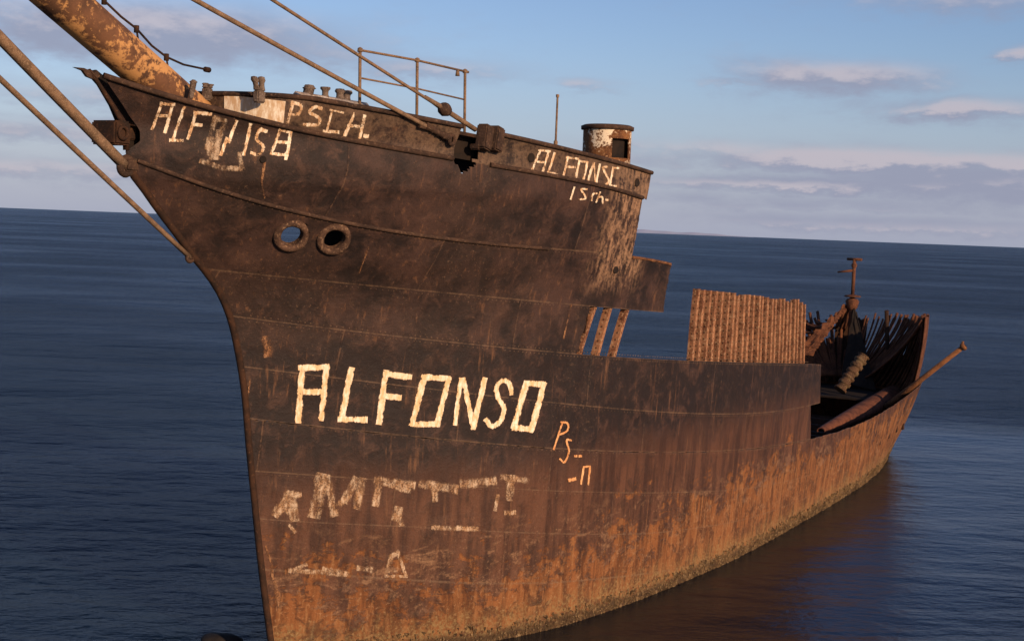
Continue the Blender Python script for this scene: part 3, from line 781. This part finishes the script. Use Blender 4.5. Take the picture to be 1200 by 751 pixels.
# hand rail
RP = [(422, 124, 59), (489, 137, 71), (545, 150, 84)]
OR = 1.3; rl = None
pts = [(at(x, b, OR), at(x, t, OR)) for x, b, t in RP]
bm = bmesh.new(); tube(bm, [V(*p[1]) for p in pts], .022, 7); e = pts[-1][1]; tube(bm, [V(*e), V(e[0]+.12, e[1], e[2]+.0)], .026, 7)
e2 = V(*pts[1][1]).lerp(V(*e), .84); tube(bm, [e2, e2-Vector((0, 0, .12))], [.03, .045], 7)
rl = link('hand_rail', bm, MRP, root)
bm = bmesh.new(); tube(bm, [V(*p[0]).lerp(V(*p[1]), .50) for p in pts], .017, 7); link('mid_rail', bm, MRP, rl)
for p in pts:
    bm = bmesh.new(); tube(bm, [V(p[0][0], p[0][1], p[0][2]-.35), V(*p[1])], .028, 8); lathe(bm, [(.05, -.03), (.045, .03), (.01, .05)], V(*p[1]), 10); link('post', bm, MRP, rl)
# twin cheeks of the chock at the torn bulwark
bm = bmesh.new(); p = bhit(569, 158); q = bhit(582, 160)
for c, w in ((p, .2), (q, .2)):
    box(bm, V(c[0], c[1]-.02, c[2]-.05), (w*1.3, .22, .44), (Vector((.97, 0, -.2)), ey, Vector((.2, 0, .97))), bev=.025)
box(bm, V((p[0]+q[0])/2+.05, p[1]-.12, p[2]-.22), (.7, .2, .1), bev=.02)
link('mooring_chock', bm, MTR, root)
# near-black sheet hung in the gap to paint the shade inside, with the rust crack running down from it
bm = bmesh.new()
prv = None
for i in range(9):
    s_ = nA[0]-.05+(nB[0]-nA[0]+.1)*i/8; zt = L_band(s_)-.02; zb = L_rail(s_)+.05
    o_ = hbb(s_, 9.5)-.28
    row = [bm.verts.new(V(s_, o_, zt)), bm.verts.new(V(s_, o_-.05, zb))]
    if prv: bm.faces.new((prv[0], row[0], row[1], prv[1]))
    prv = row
solid(link('notch_shade_sheet', bm, MDK, root), .02)
# lit upper ledge of the side plate that reaches aft of the forecastle
bm = bmesh.new(); prv = None
for i in range(13):
    s_ = F_E[4]+.02+(F_E[3]-F_E[4]-.04)*i/12; z_ = L_m2(s_)+.012; o_ = hb(s_, z_)
    row = [bm.verts.new(V(s_, o_+.02, z_-.05+random.uniform(-.01, .01))), bm.verts.new(V(s_, o_+.015, z_)), bm.verts.new(V(s_, o_-.28, z_+.03))]
    if prv:
        for k in range(2): bm.faces.new((prv[k], row[k], row[k+1], prv[k+1]))
    prv = row
solid(link('plate_ledge', bm, MR, root), .015)
# whip aerial stump
s_, o_, z_ = at(651, 172, 3.2); bm = bmesh.new()
tube(bm, [V(s_, o_, z_-.3), V(s_, o_, z_+.1), V(s_, o_, z_+.12), V(s_, o_, at(651, 112, 3.2)[2])], [.04, .04, .022, .02], 8); lathe(bm, [(.03, -.03), (.035, .02), (.01, .03)], V(s_, o_, at(651, 112, 3.2)[2]), 8)
link('short_mast', bm, MRP, root)
# ventilator
vc = at(712, 150, 3.0); VR = .50
bm = bmesh.new(); zt = vc[2]; zb = L_band(vc[0])-.15
NS = 48; HZ = 14; phis = [2*math.pi*k/NS for k in range(NS)]
cdir = ship(cC); base_a = math.atan2(-(cdir[1]-vc[1]), cdir[0]-vc[0])   # towards the quay
cols = [[bm.verts.new(V(vc[0], vc[1], 0)+Vector((math.cos(a)*VR, math.sin(a)*VR, zb+(zt-zb)*j/HZ))) for j in range(HZ+1)] for a in phis]
for k in range(NS):
    da = math.degrees((phis[k]+math.pi/NS-base_a+math.pi) % (2*math.pi)-math.pi)
    for j in range(HZ):
        zc = zb+(zt-zb)*(j+.5)/HZ
        if 13 < da < 66 and zt-.62 < zc < zt-.20: continue
        bm.faces.new((cols[k][j], cols[(k+1) % NS][j], cols[(k+1) % NS][j+1], cols[k][j+1]))
vent = solid(link('ventilator', bm, MWH, root, smooth=True), .02)
bm = bmesh.new(); lathe(bm, [(VR-.01, -.06), (VR+.045, -.05), (VR+.05, .02), (VR-.02, .05), (.3, .06), (.01, .07)], Vector((vc[0], -vc[1], zt)), 40)
link('rim', bm, MTR, vent, smooth=True)
bm = bmesh.new(); lathe(bm, [(VR-.12, -.8), (VR-.12, -.1)], Vector((vc[0], -vc[1], zt)), 30); link('inner_duct', bm, MDK, vent)
# torn drain and port holes in the plating: short pipe ends, near-black discs standing in for their shaded bores
for px, py, r in ((622, 185, .075), (746, 214, .075), (308, 187, .05), (721, 316, .07)):
    h = bhit(px, py) if py in (185, 214) else hit(px, py); bm = bmesh.new()
    t1 = V(h[0]+.05, hb(h[0]+.05, h[2]), h[2])-V(h[0], hb(h[0], h[2]), h[2]); n_ = Vector((t1.y, -t1.x, 0)).normalized()
    if n_.y > 0: n_ = -n_
    A = (t1.normalized(), ez, n_); lathe(bm, [(.001, .012), (r, .014), (r*1.12, .016), (r*1.15, -.05)], V(*h)+n_*.006, 16, A)
    link('drain_hole', bm, [MDK], root)

# ------------------------------------------------------------------ lettering, painted by hand on the plating
def unit_hit(px, py, fn): return hit(px, py, 1, fn, 18.0, .6)
lift = [0]
def stroke(bm, pts, w, fn, closed=False, off=.012, step=4.0, z0=0.0):
    uvl = bm.loops.layers.uv.verify()
    if closed: pts = pts+[pts[0]]
    for a, b in zip(pts, pts[1:]):
        a = np.array(a, float); b = np.array(b, float); L = np.linalg.norm(b-a)
        if L < .5: continue
        d = (b-a)/L; nn = np.array([-d[1], d[0]]); a2 = a-d*w*.30; b2 = b+d*w*.30; n = max(2, int(L/step)); prev = None
        lift[0] = (lift[0]+1) % 5; li = off+lift[0]*.0012
        for i in range(n+1):
            c = a2+(b2-a2)*i/n; row = []
            for k in (-.5, 0, .5):
                jit = random.uniform(-.065, .065)*w if k else 0
                h = unit_hit(*(c+nn*(k*w+jit)), fn)
                row.append(bm.verts.new(V(h[0], h[1]+lap(h[0], h[2])+li, h[2])))
            if prev:
                for k in range(2):
                    f = bm.faces.new((prev[k], prev[k+1], row[k+1], row[k]))
                    for l, u in zip(f.loops, (k/2, (k+1)/2, (k+1)/2, k/2)): l[uvl].uv = (u, i/n)
            prev = row
def curve(p, n=5):
    p = [np.array(q, float) for q in p]; e = [2*p[0]-p[1]]+p+[2*p[-1]-p[-2]]; r = []
    for i in range(1, len(e)-2):
        for k in range(n):
            t = k/n; r.append(tuple(.5*(2*e[i]+(e[i+1]-e[i-1])*t+(2*e[i-1]-5*e[i]+4*e[i+1]-e[i+2])*t*t+(3*e[i]-e[i-1]-3*e[i+1]+e[i+2])*t**3)))
    return r+[tuple(p[-1])]
def text(strokes, w, m, fn, label, name='lettering', sc=1.0, o=(0, 0), cut=None):
    if cut:
        e = [0]+[c[0] for c in cut]+[len(strokes)]; labs = [label]+[c[1] for c in cut]
        for a, b, lb in zip(e, e[1:], labs): text(strokes[a:b], w, m, fn, lb, name, sc, o)
        return
    bm = bmesh.new()
    for st in strokes:
        c = False; ww = w
        if isinstance(st, tuple):
            if st[1] == 'c': c = True
            else: ww = st[1]
            st = st[0]
        stroke(bm, [(x/sc+o[0], y/sc+o[1]) for x, y in st], ww*(1.35 if m is MPF else 1.0), fn, c)
    ob = link(name, bm, m, root); ob['label'] = label
    return ob
text([[(160, 95), (147, 280)], [(152, 93), (248, 90)], [(245, 92), (227, 272)], [(170, 177), (236, 177)],
      [(332, 97), (300, 272)], [(292, 272), (383, 275)],
      [(455, 107), (430, 285)], [(450, 114), (538, 125)], [(446, 190), (502, 197)],
      ([(588, 125), (674, 130), (635, 291), (547, 290)], 'c'),
      ([(717, 132), (697, 290)], 5.5), ([(727, 132), (762, 303)], 6.5), ([(762, 303), (801, 132)], 7),
      (curve([(895, 183), (886, 147), (862, 139), (842, 163), (850, 200), (870, 235), (857, 278), (827, 298), (806, 275)]), 6),
      ([(947, 147), (1009, 150), (965, 310), (905, 301)], 'c')], 7.9, MP, hb, 'large bold white name ALFONSO across the bow', sc=3, o=(300, 400))
text([[(1075, 285), (1045, 378)], curve([(1070, 283), (1093, 288), (1092, 313), (1062, 328)]), curve([(1106, 347), (1090, 348), (1097, 385), (1082, 424), (1066, 412)]),
      ([(1118, 402), (1124, 402)], 3.5), ([(1134, 402), (1140, 402)], 3.5), ([(1098, 486), (1118, 482)], 5), [(1150, 440), (1140, 500)], [(1150, 440), (1172, 438)], [(1172, 438), (1165, 502)]], 2.8, MPT, hb, 'small thin letters Ps below the end of the big name', sc=3, o=(300, 400), cut=[(5, 'small orange dash and letter n below the letters Ps')])
text([[(115, 165), (70, 285)], [(165, 170), (130, 300)], [(95, 222), (150, 226)], [(112, 166), (172, 172)],
      [(220, 185), (165, 340)], [(155, 338), (210, 340)], [(275, 210), (238, 330)], [(270, 208), (345, 216)], [(258, 265), (300, 268)],
      [(465, 250), (428, 345)], [(420, 330), (392, 405)], [(530, 265), (500, 405)], curve([(605, 297), (575, 290), (560, 330), (590, 370), (570, 405), (535, 398)]),
      ([(670, 290), (720, 300), (703, 408), (628, 400)], 'c'), [(655, 345), (712, 350)], [(700, 400), (698, 425)]], 5.0, MPW, hb, 'worn white letters ALF starting the name under the rail near the stem', sc=4, o=(160, 80), cut=[(9, 'worn white letters NSO ending the name under the rail near the stem')])
text([([(365, 235), (408, 245), (372, 385), (325, 375)], 'c'), ([(372, 385), (330, 440)], 6), ([(300, 435), (400, 470)], 7), ([(400, 470), (485, 470)], 7), ([(380, 300), (370, 420)], 9), ([(345, 330), (335, 400)], 9), ([(480, 400), (490, 465)], 6)], 7, MSM, hb, 'smeared pale remains of overpainted letters', sc=4, o=(160, 80))
text([[(730, 160), (703, 262)], curve([(725, 163), (765, 175), (757, 213), (715, 218)]), curve([(862, 190), (830, 183), (810, 208), (852, 235), (846, 266), (783, 266)]),
      ([(905, 196), (965, 210)], 3), ([(912, 200), (890, 290)], 3.5), [(875, 298), (940, 300)], [(1018, 215), (970, 322)], [(1066, 225), (1043, 325)], [(990, 270), (1055, 276)], ([(1066, 318), (1078, 320)], 6)], 5.2, MPW, hbb, 'worn white letters PSCH on the forecastle bulwark', sc=4, o=(160, 80))
text([[(135, 110), (90, 215)], [(176, 115), (145, 225)], [(130, 110), (182, 115)], [(112, 165), (158, 168)], [(205, 125), (173, 219)], [(172, 217), (214, 227)],
      [(270, 145), (245, 250)], [(265, 145), (320, 152)], [(258, 190), (303, 192)], ([(326, 162), (364, 168), (343, 265), (306, 256)], 'c'),
      [(396, 172), (366, 265)], ([(398, 176), (405, 275)], 2.6), [(425, 180), (405, 280)]], 3.7, MPW, hbb, 'white name ALFONSO at the aft end of the forecastle', sc=4.172, o=(600, 150))
text([curve([(462, 190), (442, 195), (457, 230), (470, 260), (446, 285)]), [(518, 197), (492, 195), (476, 280), (505, 285)]], 3.2, MPW, hbb, 'faint last letters SO of the aft name', sc=4.172, o=(600, 150))
text([[(301, 290), (284, 348)], curve([(362, 300), (335, 300), (347, 322), (356, 345), (324, 350)]), curve([(412, 320), (392, 325), (386, 355)]), [(426, 315), (408, 362)], curve([(418, 338), (438, 340), (441, 368)]), ([(458, 352), (465, 353)], 3.2)], 2.7, MPW, hb, 'small white figure 1 under the aft name', sc=4.172, o=(600, 150), cut=[(1, 'small white letter S under the aft name'), (2, 'small white letters ch and dot under the aft name')])
text([([(165, 165), (112, 245)], 9), ([(168, 165), (185, 262)], 9), ([(150, 170), (205, 168)], 6), ([(140, 220), (180, 225)], 12),
      ([(295, 98), (265, 245)], 12), ([(315, 100), (343, 245)], 8), ([(430, 108), (385, 190)], 8), ([(455, 110), (432, 215)], 8), ([(385, 180), (345, 235)], 6),
      ([(525, 108), (507, 205)], 7), ([(512, 112), (655, 130)], 8), ([(570, 130), (640, 152)], 6), ([(690, 125), (825, 145)], 9), ([(740, 130), (745, 188)], 6), ([(855, 125), (978, 112)], 9),
      ([(1010, 97), (1112, 112)], 6), ([(1045, 100), (1040, 180)], 9), ([(993, 170), (983, 228)], 3.5), ([(1025, 240), (1060, 238)], 5), ([(600, 225), (590, 262)], 8), ([(600, 240), (608, 285)], 6)], 8, MPF, hb, 'peeling ghost of an older pale name low on the bow', sc=3.397, o=(290, 530))
for sc_, lab in (([([(556, 472), (570, 410), (595, 395)], 5), ([(595, 395), (627, 490)], 3.5), ([(565, 468), (590, 470)], 3), ([(545, 490), (630, 493)], 3)], 'pale hooked scrap of paint like a small letter A'),
                 ([([(170, 470), (230, 445)], 4), ([(165, 468), (395, 484)], 5), ([(300, 462), (385, 478)], 5)], 'long pale scrap of paint along the plate lap'),
                 ([([(440, 460), (490, 465)], 6)], 'small pale scrap beside the plate lap'), ([([(70, 372), (95, 450)], 3), ([(92, 450), (100, 500)], 5), ([(105, 520), (125, 600)], 9)], 'pale scuffs running down beside the stem'),
                 ([([(735, 298), (910, 303)], 5)], 'thin pale scrape on the upper lap'), ([([(165, 290), (185, 315)], 4)], 'tiny pale scrape near the stem'),
                 ([([(60, 40), (62, 95)], 14)], 'round pale blotch near the stem')):
    if lab.startswith('round'): text([([(311, 398), (313, 414)], 15)], 4, MSC, hb, lab, name='paint_scrap')
    else: text(sc_, 4, MSC if 'scuffs' in lab else MPF, hb, lab, name='paint_scrap', sc=3.397, o=(290, 530))
text([([(309, 191), (306, 214)], 4.5), ([(306, 214), (309, 232)], 3)], 4, MSC, hb, 'rust run below the drain hole', name='rust_run')
text([([(292, 445), (289, 470)], 3.2)], 4, MSC, hb, 'orange scrape beside the stem', name='paint_scrap')
text([([(669, 357), (660, 396)], 2.6)], 4, MSC, hb, 'bright bare edge ahead of the open frames', name='paint_scrap')
text([([(431, 290), (420, 320)], 2.2)], 4, MSC, hb, 'thin orange scratch aft of the hawse pipes', name='paint_scrap')
# white patch at the rounded front of the bulwark
def patch(pts_top, pts_bot, m, fn, label, off=.02):
    bm = bmesh.new(); prev = None; n = 16
    for i in range(n+1):
        t = i/n; row = []
        a = np.array(pts_top[0])*(1-t)+np.array(pts_top[1])*t; b = np.array(pts_bot[0])*(1-t)+np.array(pts_bot[1])*t
        for k in range(7):
            h = hit(*(a+(b-a)*k/6), 1, fn); row.append(bm.verts.new(V(h[0]-off*.5, h[1]+off, h[2])))
        if prev:
            for k in range(6): bm.faces.new((prev[k], row[k], row[k+1], prev[k+1]))
        prev = row
    ob = link('paint_patch', bm, m, root); ob['label'] = label
MPP = paint_mat('chalky_white_patch', (.82, .74, .59), .80, .05, (.56, .38, .22), 0)
patch(((262, 111), (334, 119)), ((262, 132), (331, 149)), MPP, hbb, 'chalky white paint patch on the rounded bulwark front')

# ------------------------------------------------------------------ stern fittings and wreckage
rh = (37.55, 0, at(1000, 350)[2])
bm = bmesh.new(); zt = at(1000, 304)[2]; rx = at(1000, 330)[0]
tube(bm, [V(rx, 0, 2.5), V(rx, 0, rh[2]+.05)], .12, 12); tube(bm, [V(rx, 0, rh[2]), V(rx, 0, zt)], .075, 10)
lathe(bm, [(.32, -.03), (.34, .0), (.32, .03), (.10, .07)], V(rx, 0, rh[2]+.1), 18); lathe(bm, [(.1, -.5), (.22, -.35), (.28, -.1), (.2, .0)], V(rx, 0, rh[2]), 14)
tube(bm, [V(rx-.1, .32, zt), V(rx+.1, -.32, zt)], .055, 8); tube(bm, [V(rx, 0, zt-.45), V(rx-.2, -.62, zt-.55)], [.06, .03], 7); lathe(bm, [(.1, -.08), (.12, 0), (.1, .08)], V(rx, 0, zt-.25), 12)
link('rudder_head', bm, MST, root)
# sagging remains of the poop deck between rudder head and quarters
ridge = lambda u: (rx+.15-2.3*u, -.12-.75*u, rh[2]-.2-2.0*u**1.1)
bm = bmesh.new(); prv = None
for i in range(17):
    u = i/16; r_ = ridge(u); row = []
    for k in range(5):
        v = k/4; row.append(bm.verts.new(V(r_[0]-.25*v+random.uniform(-.07, .07), r_[1]-(.10+.75*u)*v, r_[2]-.12*v+(.10 if i % 2 else -.06)+random.uniform(-.05, .05))))
    if prv:
        for k in range(4): bm.faces.new((prv[k], prv[k+1], row[k+1], row[k]))
    prv = row
solid(link('collapsed_poop_plating', bm, MST, root), .04)
for i in range(20):
    u = (i+.5)/20; r_ = ridge(u); e_ = stern_pt(R_(-6-80*u+random.uniform(-4, 4)), random.uniform(.62, 1.0)); bm = bmesh.new(); pts = []
    f_ = random.uniform(.55, 1.0)
    for k in range(9):
        t = k/8*f_; sag = .55*math.sin(math.pi*min(t, 1))*(.4+.6*u)
        pts.append(V(r_[0]+(e_[0]-r_[0])*t, r_[1]+(e_[1]-r_[1])*t, r_[2]+(e_[2]-r_[2])*t-sag))
    tube(bm, pts, random.uniform(.045, .075), 6); link('deck_beam', bm, MST, root)
bm = bmesh.new(); prv = None
for i in range(10):
    u = i/9; row = []
    for k in range(6):
        v = k/5; row.append(bm.verts.new(V(rx-.1-1.4*u+random.uniform(-.04, .04), .1+(1.35*u+.12)*v, rh[2]-.3-3.0*u-.25*v+random.uniform(-.04, .04))))
    if prv:
        for k in range(5): bm.faces.new((prv[k], prv[k+1], row[k+1], row[k]))
    prv = row
solid(link('stern_bulkhead', bm, MDK, root), .03)  # near-black colour paints the shade of the stern cavity
for (x, y0, y1, o_, r) in ((1039, 364, 447, 1.6, .085), (1072, 404, 449, 2.6, .06)):
    a, b = at(x, y0, o_), at(x+3, y1, o_); bm = bmesh.new(); tube(bm, [V(b[0], b[1], b[2]-(.8 if r > .07 else 0)), V(*a)], r, 10); link('stanchion', bm, MRD, root)
# deck beams and debris across the open hold
for i in range(9):
    s_ = 20.5+i*1.55; bm = bmesh.new(); z_ = 1.25+.05*math.sin(i*2.1); w_ = hb(s_, 1.6)-.06
    box(bm, V(s_, 0, z_), (.16, 2*w_, .22)); link('hold_beam', bm, MRD, root)
for i in range(20):
    s_ = 19.4+i*.62; bm = bmesh.new()
    tube(bm, [V(s_, -(hb(s_, z)-.08), z) for z in (.8, 1.2, 1.7, 2.15)], .05, 6); link('hold_frame', bm, MRD, root)

def thing(name, bm, m, label, cat, group=None, smooth=False):
    bmesh.ops.transform(bm, matrix=root.matrix_basis if False else Matrix.Translation(Vector(S0)) @ Matrix.Rotation(ang, 4, 'Z'), verts=bm.verts)
    return tag(link(name, bm, m, smooth=smooth), label, cat, group)
# spar lying out over the quarter
base_p = at(1052, 466, 3.25)
Bw = S0+aV*base_p[0]+nV*base_p[1]+np.array([0, 0, base_p[2]])
rt = ray(1128, 407); tw = (float((Bw-cC)@cF)-1.0)/float(rt@cF); tip = ship(cC+rt*tw)
bm = bmesh.new(); a, b = V(*base_p), V(*tip); d = (b-a).normalized(); a = a-d*.6
tube(bm, [a, a.lerp(b, .5), b], [.13, .10, .085], 10); lathe(bm, [(.09, -.05), (.15, 0), (.15, .08), (.08, .12)], b, 10, (d.cross(ez).normalized(), d.cross(ez).normalized().cross(d)*-1, d)); tube(bm, [b-d*.02, b+Vector((0, 0, .22))], .05, 6)
thing('broken_spar', bm, MR, 'thin rusty spar jutting out over the water from the stern quarter', 'spar')
# ribbed pipe
a = at(984, 457, .9); Aw_ = S0+aV*a[0]+nV*a[1]+np.array([0, 0, a[2]]); rt = ray(1012, 417); b = ship(cC+rt*((float((Aw_-cC)@cF)+.35)/float(rt@cF))); A, B = V(*a), V(*b); d = (B-A).normalized()
bm = bmesh.new(); X = d.cross(ez).normalized(); Y = X.cross(d); L = (B-A).length; prof = []
for i in range(61):
    t = i/60; w = t*6.0 % 1; prof.append((.19+(.06 if w < .4 else 0), L*t))
prof = [(.001, .03), (.17, .02)]+prof+[(.15, L-.02), (.001, L-.02)]
lathe(bm, prof, A, 24, (X, Y, d))
MPI = rust_mat('pale_green_ribbed_pipe', (.04, .022, .014), (.09, .045, .024), (.20, .13, .07), .5, 4, flake=(.13, .085, .045), famt=.10)
thing('ribbed_pipe', bm, MPI, 'ribbed pale pipe lying slantwise in the open stern', 'pipe')
deck('stern_deck', 32.8, 37.4, lambda s_: a[2]-.3, lambda s_, z_: hb(s_, 1.9)*.93, 16, MDK)
# rolled plate along the quarter
a, b = at(962, 505, 2.75), at(1052, 462, 2.1); A, B = V(*a), V(*b); d = (B-A).normalized(); X = d.cross(ez).normalized(); Y = X.cross(d)
if Y.z < 0: Y = -Y
bm = bmesh.new(); prv = None
for i in range(22):
    t = i/21; r = .09+.33*t**.8+random.uniform(-.006, .006); c = A.lerp(B, t)
    row = [bm.verts.new(c+X*math.cos(q)*r*1.25+Y*math.sin(q)*r) for q in [math.pi*(-.22+1.35*k/14) for k in range(15)]]
    if prv:
        for k in range(14): bm.faces.new((prv[k], prv[k+1], row[k+1], row[k]))
    prv = row
o = thing('rolled_plate', bm, rust_mat('red_rusted_plate', (.07, .026, .016), (.16, .060, .032), (.26, .11, .06), .35), 'reddish curled iron plate lying along the low side of the stern', 'iron plate', smooth=True); solid(o, .025)
# weed and barnacles hanging along the waterline
bm = bmesh.new(); rw = random.Random(11)
for i in range(2600):
    s_ = .05+35*rw.random()**1.3; z_ = rw.random()**1.6*.34+.02; o_ = hb(s_, z_)
    if o_ < .05: continue
    c = V(s_, o_+lap(s_, z_)+.002, z_); r = rw.uniform(.015, .042)*(1+.02*s_); h_ = r*rw.uniform(.8, 2.6)
    a = [bm.verts.new(c+Vector((-r, .0, r*.4))), bm.verts.new(c+Vector((r, .0, r*.3))), bm.verts.new(c+Vector((rw.uniform(-r, r)*.5, -r*rw.uniform(.6, 1.3), 0))), bm.verts.new(c+Vector((rw.uniform(-r, r), -.004, -h_)))]
    for q in ((0, 2, 1), (0, 3, 2), (2, 3, 1)): bm.faces.new([a[k] for k in q])
wf = link('weed_fringe', bm, rust_mat('tidal_weed', (.05, .030, .015), (.14, .085, .040), (.30, .21, .11), .5, 3.0), root); wf['kind'] = 'stuff'
# rocks showing at the foot of the bow
MRK = rust_mat('wet_dark_rock', (.012, .010, .009), (.03, .024, .02), (.06, .05, .04), .3, 2.5)
for (px, py, r, sx_, lab) in ((258, 750, .30, 1.6, 'low dark wet rock breaking the surface beside the foot of the bow'),):
    d = ray(px, py); t = -CAM_H/d[2]; c = cC+d*t; bm = bmesh.new(); bmesh.ops.create_icosphere(bm, subdivisions=4, radius=r)
    for v in bm.verts:
        f = 1+.22*math.sin(v.co.x*7+1)*math.cos(v.co.y*6)+.12*math.sin(v.co.z*15+v.co.x*9); v.co = Vector((v.co.x*sx_*f, v.co.y*1.1*f, v.co.z*.55*f))
    o = link('rock', bm, MRK, smooth=True); o.location = (c[0], c[1], -.05); tag(o, lab, 'rock')
